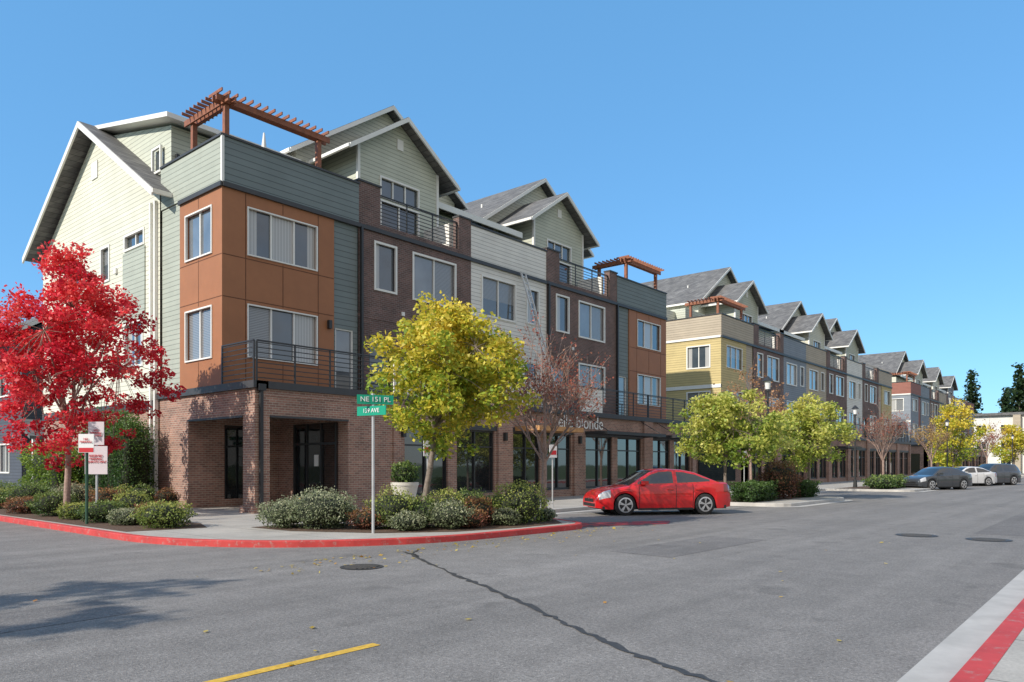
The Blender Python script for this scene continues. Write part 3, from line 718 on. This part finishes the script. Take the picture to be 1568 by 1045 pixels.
def shrub(name,x,y,r,h,cols,n=1500,ls=.06,ry=None,box=False,z=KH):
    ry=ry or r
    bm=bmesh.new(); bmesh.ops.create_icosphere(bm,subdivisions=3,radius=1)
    for v in bm.verts: 
        k=.76+.06*math.sin(v.co.x*5+x)+.06*math.sin(v.co.y*6+y)
        c=v.co
        if box:
            m=max(abs(c.x),abs(c.y),abs(c.z)); c=c/m*.86
        v.co=Vector((c.x*r*k,c.y*ry*k,(c.z*k*.5+.5)*h*.96))
    wv=[tuple(v.co) for v in bm.verts]; wf=[[v.index for v in f.verts] for f in bm.faces]; bm.free()
    d=rng.normal(size=(n,3)); d/=np.linalg.norm(d,axis=1)[:,None]
    lob=1+.13*np.sin(d[:,0]*5+x*3)*np.sin(d[:,1]*6+y*2)+.09*np.sin(d[:,2]*9+x)
    if box: m=np.abs(d).max(1); d=d/m[:,None]*.92
    k=lob*rng.uniform(.76,1.10,n)+(rng.random(n)>.97)*.14
    P=np.c_[d[:,0]*r*k,d[:,1]*ry*k,np.maximum(.03,(d[:,2]*k*.5+.5)*h)]
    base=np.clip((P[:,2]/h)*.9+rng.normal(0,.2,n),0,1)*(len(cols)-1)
    plantobj(name,wv,wf,SHCORE,P,ls,pal(n,cols,base=base,j=.3),(x,y,z))
GREY=[(.11,.14,.06),(.25,.29,.15),(.46,.46,.30)]
MIX=[(.04,.08,.025),(.10,.17,.04),(.26,.33,.09)]
RDS=[(.07,.04,.02),(.26,.08,.05),(.36,.22,.08)]
LGR=[(.10,.15,.03),(.24,.31,.06),(.44,.45,.12)]
for (x,y,r,h,c) in [(9.8,15.3,.62,.66,GREY),(10.2,14.5,.78,.92,GREY),(10.9,14.9,.55,.6,GREY),(10.75,13.5,.42,.5,RDS),(11.25,13.2,.55,.92,LGR),(11.1,12.5,.42,.42,GREY),(11.8,12.9,.5,.72,MIX),(12.0,12.1,.5,.62,GREY),(12.6,12.8,.5,.85,LGR),(12.5,11.9,.38,.42,RDS),(13.1,12.3,.48,.66,RDS),(13.5,12.9,.5,.85,MIX),(13.6,11.8,.38,.42,GREY),(14.3,11.9,.66,1.05,LGR),(14.9,12.5,.5,.72,MIX),(14.3,13.0,.5,.7,MIX),(15.3,11.9,.3,.34,GREY),
    (7.95,17.5,.62,.62,LGR),(8.3,18.7,.5,.55,RDS),(7.7,18.9,.42,.4,GREY),(7.7,20.3,.6,.55,MIX),(8.4,20.3,.5,.8,LGR),(8.3,21.8,.5,.85,RDS),(7.6,21.9,.45,.45,LGR),(7.7,23.8,.6,.7,MIX),(8.4,24.5,.6,.9,GREY),(7.6,25.8,.6,.5,RDS),(8.1,27.5,.7,.9,MIX),(7.7,29.5,.7,.7,LGR),(8.2,31.5,.8,.9,MIX),(9.0,26,.5,.9,RDS),
    (10.6,24.9,.42,.85,MIX),(11.2,24.4,.38,.7,RDS),(10.3,25.6,.45,.8,LGR)]:
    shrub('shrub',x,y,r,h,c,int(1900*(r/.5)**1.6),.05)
for yy in (26.7,27.7,28.7,29.7): shrub('columnar_shrub',11.05,yy,.58,3.15+.15*math.sin(yy*3),[(.03,.07,.02),(.06,.13,.03),(.13,.22,.045)],6500,.075,ry=.56,box=True)
shrub('clipped_hedge',10.3,31.6,.8,2.3,[(.08,.14,.02),(.16,.26,.03),(.32,.40,.06)],9000,.09,ry=2.0,box=True)
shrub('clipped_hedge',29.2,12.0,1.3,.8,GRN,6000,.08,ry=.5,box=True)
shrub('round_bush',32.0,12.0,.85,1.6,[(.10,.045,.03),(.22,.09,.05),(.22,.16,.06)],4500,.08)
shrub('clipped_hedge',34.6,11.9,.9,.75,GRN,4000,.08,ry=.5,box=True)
for x in (48.9,51,53.5,68.5,71,73.5,89,92): shrub('shrub',x,12.2,.9,.8,MIX,1400,.12)
def conifer(name,x,y,h,r,n=6000,ls=.35,cols=DGR,zb=0,pw=.85):
    wv=[];wf=[]; bent(wv,wf,(0,0,0),(0,0,h*.97),h*.018,.02,4,.003,7)
    nb=int(h*7); Ps=[]
    for i in range(nb):
        t=(i/nb)**.9; z=h*(.08+.92*t); l=r*(1-t)**pw*rng.uniform(.6,1.15)+.1; a=rng.uniform(0,2*math.pi)
        e=np.array([math.cos(a)*l,math.sin(a)*l,z-l*.25]); s=np.array([0,0,z])
        bent(wv,wf,s,e,.03+h*.001,.008,2,.02,3)
        k=max(4,int(n/nb*l/r*1.7)); u=rng.random(k)**.7
        Ps.append(s+(e-s)*u[:,None]+rng.normal(0,ls*.55,(k,3))*[1,1,.5])
    P=np.concatenate(Ps); plantobj(name,wv,wf,BARK,P,ls,pal(len(P),cols),(x,y,zb),.3)
conifer('pine_tree',-8.6,12.9,9.6,4.2,7000,.2,pw=.55)
conifer('pine_tree',-9.6,11.0,9.2,4.0,6500,.2,pw=.55)
conifer('pine_tree',205,31,24,4.5,6000,.8); conifer('pine_tree',210,24.5,20,4.2,6000,.8)
conifer('pine_tree',190,20,23,4.5,6000,.8); conifer('pine_tree',192,15,27,5,7000,.8); conifer('pine_tree',200,9,24,5,6000,.8); conifer('pine_tree',215,37,18,4,4000,.8)
P=[];Cc=[]
for i in range(260):
    y=rng.uniform(-60,120); x=rng.uniform(225,250); hh=rng.uniform(6,13)
    k=45; g=rng.normal(size=(k,3))*[2.2,2.2,hh*.22]+[x,y,hh*.5]; P.append(g); Cc.append(pal(k,DGR,base=rng.uniform(0,2)))
for i in range(120):
    x=rng.uniform(-30,60); y=rng.uniform(120,140); hh=rng.uniform(6,12)
    k=45; g=rng.normal(size=(k,3))*[2.2,2.2,hh*.22]+[x,y,hh*.5]; P.append(g); Cc.append(pal(k,DGR,base=rng.uniform(0,2)))
plantobj('distant_trees',[],[],BARK,np.concatenate(P),1.6,np.concatenate(Cc),(0,0,0))
n=560; P=np.c_[rng.uniform(2,18,n),rng.uniform(2,11.0,n),np.full(n,.016)]
P[:420,1]=10.55-np.abs(rng.normal(0,.6,420)); P[:420,0]=rng.uniform(6,16,420)
keep=((P[:,0]-12.2)**2+(P[:,1]-16.4)**2>5.7**2)&((P[:,0]>12.2)|(P[:,1]<16))&(P[:,1]<10.55); P=P[keep]
P=np.concatenate([P[:200],P[-28:]])
plantobj('fallen_leaves',[],[],BARK,P,.075,pal(len(P),[(.62,.42,.06),(.80,.62,.12),(.5,.22,.05)]),(0,0,0),.93)
# ------------------------------------------------------------ car
M['tyre']=simple('tyre',(.02,.02,.021),.85); M['alloy']=simple('alloy',(.60,.61,.62),.3,metal=.8,var=.03)
M['carglass']=glassm('car_glass',(.016,.018,.02),.1)
M['lamp']=simple('headlamp',(.5,.51,.53),.1,var=.05,coat=1); M['tail']=simple('taillamp',(.28,.008,.008),.15,var=.05,coat=1)
M['chrome']=simple('chrome',(.7,.7,.72),.15,metal=1,var=.02); M['blackpl']=simple('black_plastic',(.015,.015,.016),.5)
def paint(name,c):
    m,nt,p=newmat(name); p.inputs['Base Color'].default_value=(*c,1)
    lw=N(nt,'ShaderNodeTexNoise'); lw.inputs['Scale'].default_value=400; nt.links.new(pos(nt),lw.inputs['Vector'])
    nt.links.new(scalecol(nt,c,maprange(nt,lw.outputs['Fac'],.3,.7,.97,1.03)),p.inputs['Base Color'])
    p.inputs['Roughness'].default_value=.3; p.inputs['Specular IOR Level'].default_value=.4; p.inputs['Coat Weight'].default_value=1; p.inputs['Coat Roughness'].default_value=.015; return m
def interp(x,pts): return float(np.interp(x,[p[0] for p in pts],[p[1] for p in pts]))
def car(name,x,y,heading,pm,suv=False):
    b=B(name,(x,y,0),heading)
    if not suv:
        Lh=2.3; W=.90; belt=[(-2.3,.72),(-2.27,.93),(-2.15,1.03),(-1.7,1.05),(-1.2,1.02),(0,.98),(.95,.96),(1.3,.93),(1.75,.86),(2.05,.77),(2.22,.67),(2.3,.55)]
        roof=[(-1.85,1.04),(-1.45,1.2),(-1.05,1.36),(-.6,1.445),(-.1,1.47),(.2,1.45),(.5,1.36),(.9,1.13),(1.22,.93)]; R=.335; A=[1.38,-1.32]; gx=(-1.85,1.22); ws=.33; rs=-.95
    else:
        Lh=2.3; W=.93; belt=[(-2.3,.75),(-2.28,1.0),(-2.2,1.08),(-1.2,1.08),(0,1.06),(.95,1.04),(1.4,1.02),(1.9,.95),(2.2,.82),(2.3,.6)]
        roof=[(-2.22,1.07),(-2.05,1.4),(-1.8,1.6),(-1.0,1.68),(0,1.69),(.3,1.66),(.7,1.42),(1.15,1.04)]; R=.37; A=[1.38,-1.32]; gx=(-2.22,1.15); ws=.28; rs=-1.85
    def wx(x):
        t=abs(x)/Lh; return W*(1-.22*t**7-.03*t**2)
    def zb(x):
        z=.20+.05*max(0,(abs(x)-1.9)/.4)
        for a in A:
            r=R+.045; 
            if abs(x-a)<r: z=max(z,R+math.sqrt(r*r-(x-a)**2))
        return z
    def ring(x):
        T=interp(x,belt); Bz=zb(x); w=wx(x); s=lambda t: Bz+(T-.06-Bz)*t
        return [(w*.965,Bz),(w*.975,s(.2)),(w*1.0,s(.45)),(w*.985,s(.66)),(w*.99,s(.76)),(w*.955,T-.045),(w*.90,T-.012),(w*.78,T),(w*.4,T+.018),(0,T+.022)]
    xs=sorted(set([round(v,3) for v in np.linspace(-Lh,Lh,93)]+[round(a+s*(R+.045)*math.cos(t),3) for a in A for s in (-1,1) for t in np.linspace(0,math.pi/2,9)]))
    rings=[]
    for x_ in xs:
        r=ring(x_); rings.append([(x_,-yy,z) for yy,z in r]+[(x_,yy,z) for yy,z in r[-2::-1]])
    m=len(rings[0]); verts=[v for r in rings for v in r]
    fp=[];fh=[];ft=[]
    for i in range(len(xs)-1):
        xc=(xs[i]+xs[i+1])/2
        for j in range(m-1):
            jj=min(j,m-2-j); f=(i*m+j,(i+1)*m+j,(i+1)*m+j+1,i*m+j+1)
            if xc>1.84 and jj in (3,4,5) and xc<2.22: fh.append(f)
            elif xc<-1.98 and jj in (3,4): ft.append(f)
            else: fp.append(f)
    fp.append(tuple(range(m))[::-1]); fp.append(tuple((len(xs)-1)*m+j for j in range(m)))
    b.parts['body']={'v':verts,'f':[list(f) for f in fp+fh+ft],'m':[0]*len(fp)+[1]*len(fh)+[2]*len(ft),'mats':[pm,M['lamp'],M['tail']]}
    gxs=sorted(set([round(v,3) for v in np.linspace(gx[0],gx[1],47)]+[ws,rs]+[p[0] for p in roof])); gr=[]
    for x_ in gxs:
        T=interp(x_,belt)-.03; Rz=max(interp(x_,roof),T+.02); w=wx(x_); k=(Rz-T)/.5; wr=w*(.915-.17*min(1,k))
        hgt=Rz-T; r=[(w*.925,T),(w*.915-.01*k,T+min(.06,hgt*.3)),(wr+.01,Rz-min(.08,hgt*.3)),(wr*.97,Rz-min(.03,hgt*.12)),(wr*.86,Rz),(0,Rz+.018)]
        gr.append([(x_,-a,c) for a,c in r]+[(x_,a,c) for a,c in r[-2::-1]])
    m2=len(gr[0]); gv=[v for r in gr for v in r]; f0=[];f1=[]
    for i in range(len(gxs)-1):
        xc=(gxs[i]+gxs[i+1])/2
        for j in range(m2-1):
            jj=min(j,m2-2-j); f=(i*m2+j,(i+1)*m2+j,(i+1)*m2+j+1,i*m2+j+1)
            side=jj==1 and (gx[0]+.34<xc<gx[1]-.24) and abs(xc+.32)>.045 and abs(xc-.88)>.02
            scr=jj==4 and (xc>ws or xc<rs)
            (f1 if side or scr else f0).append(f)
    b.parts['cabin']={'v':gv,'f':[list(f) for f in f0+f1],'m':[0]*len(f0)+[1]*len(f1),'mats':[pm,M['carglass']]}
    b.box('underbody',-2.1,2.1,-W*.86,W*.86,.19,.30,M['blackpl']); 
    for a in A:
        for s in (-1,1):
            b.cyl('wheel_wells',(a,s*.3,R+.01),(a,s*.62,R+.01),R+.05,R+.05,M['blackpl'],24)
            y1=s*(W-.02); y0=s*(W-.23)
            for (ra,rb,ya,yb) in ((R-.02,R,y0,y0+s*.02),(R,R,y0+s*.02,y1-s*.02),(R,R-.03,y1-s*.02,y1)):
                b.cyl('tyres',(a,ya,R),(a,yb,R),ra,rb,M['tyre'],28)
            b.cyl('wheels',(a,y1-s*.05,R),(a,y1+s*.001,R),R*.66,R*.66,M['blackpl'],24)
            v=[];f=[]
            for i in range(29):
                t=2*math.pi*i/28
                for rr,yy in ((R*.72,y1+s*.004),(R*.60,y1+s*.008)): v.append((a+math.cos(t)*rr,yy,R+math.sin(t)*rr))
                if i: f.append((2*i-2,2*i-1,2*i+1,2*i))
            b.add('wheels',v,f,M['alloy'])
            for i in range(5):
                for dt in (-.13,.13):
                    t=2*math.pi*i/5+.3
                    b.beam('wheels',(a+math.cos(t)*.03,y1+s*.012,R+math.sin(t)*.03),(a+math.cos(t+dt)*R*.64,y1+s*.008,R+math.sin(t+dt)*R*.64),.02,.035,M['alloy'])
            b.cyl('wheels',(a,y1,R),(a,y1+s*.02,R),.04,.035,M['alloy'],12)
    def seam(x_):
        for s in (-1,1):
            v=[];f=[]; rr=[p for p in ring(x_)[:7]]
            for i,(yy,z) in enumerate(rr):
                v+=[(x_-.008,s*(yy+.003),z),(x_+.008,s*(yy+.003),z)]
                if i: f.append((2*i-2,2*i-1,2*i+1,2*i))
            b.add('seams',v,f,M['blackpl'])
    for sx in (.92,-.32,-.90): seam(sx)
    for s in (-1,1):
        for hx in (-.12,-1.08): b.box('handles',hx-.1,hx+.1,min(s*W*.97,s*(W*.97+.04)),max(s*W*.97,s*(W*.97+.04)),.80,.83,pm)
        b.box('sills',-.9,.95,min(s*W*.94,s*W*.985),max(s*W*.94,s*W*.985),.17,.235,M['blackpl'])
        b.box('mirrors',.68,.84,min(s*W*.90,s*(W+.15)),max(s*W*.90,s*(W+.15)),.98,1.09,pm)
    b.box('grille',Lh-.05,Lh+.012,-.45,.45,.42,.52,M['blackpl']); b.box('grille',Lh-.1,Lh+.01,-.6,.6,.28,.38,M['blackpl']); b.box('badge',Lh,Lh+.018,-.06,.06,.50,.545,M['chrome'])
    b.box('plate',-Lh-.012,-Lh+.05,-.25,.25,.58,.70,M['white']); b.box('rear_bumper',-Lh-.01,-Lh+.3,-.6,.6,.24,.34,M['blackpl'])
    b.finish(smooth=('body','cabin','tyres'))
car('red_sedan_car',21.65,12.2,math.atan2(.616,-.787),paint('paint_red',(.60,.010,.012)))
car('grey_sedan_car',54.6,10.2,math.atan2(.50,-.86),paint('paint_grey',(.04,.045,.052)))
car('white_sedan_car',65,10.3,math.atan2(.6,-.8),paint('paint_white',(.62,.62,.62)))
car('grey_suv_car',69.5,9.2,math.atan2(.55,-.83),paint('paint_dark',(.05,.055,.065)),True)
# ------------------------------------------------------------ street furniture
GRNS=simple('sign_green',(.0,.29,.17),.4,var=.03); GSTEEL=simple('galvanised_steel',(.50,.50,.50),.45,metal=.4); REDP=simple('sign_red',(.55,.02,.03),.5,var=.03); SW=simple('sign_white',(.75,.75,.74),.45,var=.03); PGREEN=simple('post_green',(.02,.07,.04),.5)
PALE=simple('sign_face',(.62,.54,.57),.5,var=.03)
FAC=math.radians(-49.6)
def signpost(name,x,y,h,pm,r=.03):
    b=B(name,(x,y,0)); b.cyl('post',(0,0,0),(0,0,h),r,r,pm,10); return b
def blade(b,ang,z0,z1,w,mat,th=.012,off=(0,0)):
    c,s=math.cos(ang),math.sin(ang); v=[]
    for z in (z0,z1):
        for (u,n) in ((-w/2,-th),(w/2,-th),(w/2,th),(-w/2,th)): v.append((off[0]+u*c-n*s,off[1]+u*s+n*c,z))
    b.add('panel',v,[(0,3,2,1),(4,5,6,7),(0,1,5,4),(1,2,6,5),(2,3,7,6),(3,0,4,7)],mat)
def facetext(s,x,y,z,ang,size,mat,parent,off=.02):
    return text(s,(x+math.sin(ang)*off,y-math.cos(ang)*off,z),ang,size,mat,parent)
b=signpost('street_name_sign',10.2,12.6,3.08,GSTEEL,.032)
blade(b,math.radians(-30),2.90,3.10,.78,GRNS,off=(.025,-.043)); blade(b,math.radians(-80),2.66,2.86,.8,GRNS,off=(-.05,-.009))
b.box('bracket',-.03,.03,-.03,.03,3.08,3.13,GSTEEL)
e=b.finish()
facetext('NE 151 PL',.025,-.043,3.0,math.radians(-30),.15,SW,e,.02); facetext('139 AVE',-.05,-.009,2.76,math.radians(-80),.13,SW,e,.02)
b=signpost('no_parking_sign',7.15,19.9,2.35,PGREEN,.035); blade(b,FAC,1.9,2.36,.38,SW,.01,(-.03,-.05)); blade(b,FAC,1.91,2.02,.36,REDP,.012,(-.03,-.052)); e=b.finish()
facetext('NO\nPARKING',-.03,-.05,2.2,FAC,.07,REDP,e,.03)
b=signpost('fire_lane_sign',7.9,21.3,2.75,GSTEEL,.03); blade(b,FAC,1.35,2.1,.6,PALE,.01,(-.03,-.04)); blade(b,FAC,2.13,2.75,.42,PALE,.01,(-.03,-.04)); e=b.finish()
facetext('RESERVED\nPARKING\nTENANTS ONLY',-.03,-.04,1.76,FAC,.08,REDP,e,.03); facetext('NO\nPARKING\nFIRE LANE',-.03,-.04,2.45,FAC,.07,REDP,e,.03)
for (x,y) in ((14.6,15.6),(20.5,15.6),(36.5,15.5)):
    b=signpost('parking_sign',x,y,2.3,GSTEEL,.025); blade(b,math.radians(-20),1.85,2.3,.3,SW,.01,(0,-.03)); blade(b,math.radians(-20),1.95,2.1,.24,REDP,.012,(0,-.032)); e=b.finish()
def lamp(x,y,h=5.2):
    b=B('street_lamp',(x,y,KH)); d=M['dark']
    b.cyl('base',(0,0,0),(0,0,.5),.14,.10,d,12); b.cyl('pole',(0,0,.5),(0,0,h-.5),.06,.045,d,12)
    b.cyl('collar',(0,0,h-.55),(0,0,h-.45),.09,.09,d,12); b.cyl('lantern',(0,0,h-.45),(0,0,h-.1),.10,.14,SW,10); b.cyl('cap',(0,0,h-.1),(0,0,h+.12),.24,.03,d,12)
    b.box('banner_arm',-.5,0,-.02,.02,h-1.0,h-.96,d); b.finish(('pole',))
lamp(31.7,12.4); lamp(71,12.5); lamp(112,12.5); lamp(51,14.2)
b=B('plant_pot',(16.2,18.4,KH)); pc=simple('pot_ceramic',(.55,.52,.46),.6,var=.06)
for (z0,z1,r0,r1) in ((0,.8,.28,.44),(.8,.9,.46,.46),):
    b.cyl('pot',(0,0,z0),(0,0,z1),r0,r1,pc,24)
b.finish(('pot',)); shrub('potted_shrub',16.2,18.4,.42,.75,MIX,1200,.09,z=KH+.85)
b=B('extension_ladder'); p0=Vector((27.9,20.75,4.16)); p1=Vector((26.9,22.2,10.6)); al=simple('aluminium',(.66,.66,.66),.45,metal=.1)
off=Vector((.22,0.05,0))
for s in (-1,1): b.beam('rail',p0+off*s,p1+off*s,.04,.08,al)
for i in range(21):
    q=p0.lerp(p1,(i+.5)/21); b.beam('rung',q-off,q+off,.03,.03,al)
b.finish()
b=B('park_bench',(13.7,19.6,KH)); 
for i in range(4): b.box('seat',-.7,.7,-.2+i*.11,-.11+i*.11,.42,.46,M['wood2'])
for s in (-.6,.6): b.box('legs',s-.04,s+.04,-.18,.2,0,.42,M['dark'])
b.finish()
b=B('closed_umbrella',(14.6,24.2,10.6)); b.cyl('pole',(0,0,0),(0,0,2.9),.03,.03,GSTEEL,8); b.cyl('canopy',(0,0,1.9),(0,0,3.0),.16,.03,SW,10); b.finish()
# ------------------------------------------------------------ light, sky, camera
w=bpy.data.worlds.new('World'); scene.world=w; w.use_nodes=True; nt=w.node_tree
sk=nt.nodes.new('ShaderNodeTexSky'); sk.sky_type='NISHITA'; sk.sun_disc=False
EL=math.radians(34); sx,sy=-.975,.22
sk.sun_elevation=EL; sk.sun_rotation=math.atan2(sx,sy)
sk.air_density=1.0; sk.dust_density=.3; sk.ozone_density=1.5; sk.altitude=50
gn=nt.nodes.new('ShaderNodeVectorMath'); gn.operation='MULTIPLY'; gn.inputs[1].default_value=(.95,1.38,1.68)
nt.links.new(sk.outputs[0],gn.inputs[0])
even=mixc(nt,.62,gn.outputs[0],(.98,2.85,5.3))
tc=N(nt,'ShaderNodeTexCoord'); dp=N(nt,'ShaderNodeVectorMath',operation='DOT_PRODUCT'); nt.links.new(tc.outputs['Generated'],dp.inputs[0]); dp.inputs[1].default_value=(-.45,-.89,.1)
cn=noise(nt,3.5,5,tc.outputs['Generated'])
cf=mathn(nt,'MULTIPLY',maprange(nt,dp.outputs['Value'],.05,.6,0,1),maprange(nt,cn,.35,.6,.45,1))
fill_cloud=mixc(nt,cf,even,(5.6,5.0,4.4))  # bright cloud bank added behind the camera to fill the shaded facades
bg=nt.nodes['Background']; nt.links.new(fill_cloud,bg.inputs[0]); bg.inputs[1].default_value=.15
ld=bpy.data.lights.new('sun','SUN'); ld.energy=5.0; ld.angle=math.radians(.5); ld.color=(1,.93,.82)
lo=bpy.data.objects.new('sun',ld); COL.objects.link(lo)
S=Vector((sx*math.cos(EL),sy*math.cos(EL),math.sin(EL))).normalized()
lo.rotation_euler=(-S).to_track_quat('-Z','Y').to_euler(); lo.location=(-30,10,40)
cd=bpy.data.cameras.new('camera'); cam=bpy.data.objects.new('camera',cd); COL.objects.link(cam)
cam.location=(0,0,1.6); cam.rotation_euler=(math.pi/2,0,math.radians(40.4-90)); cd.lens=26.06; cd.sensor_width=36; cd.shift_y=.1209; cd.clip_end=4000; cd.clip_start=.05
scene.camera=cam
scene.view_settings.view_transform='Standard'; scene.view_settings.look='None'; scene.view_settings.exposure=0
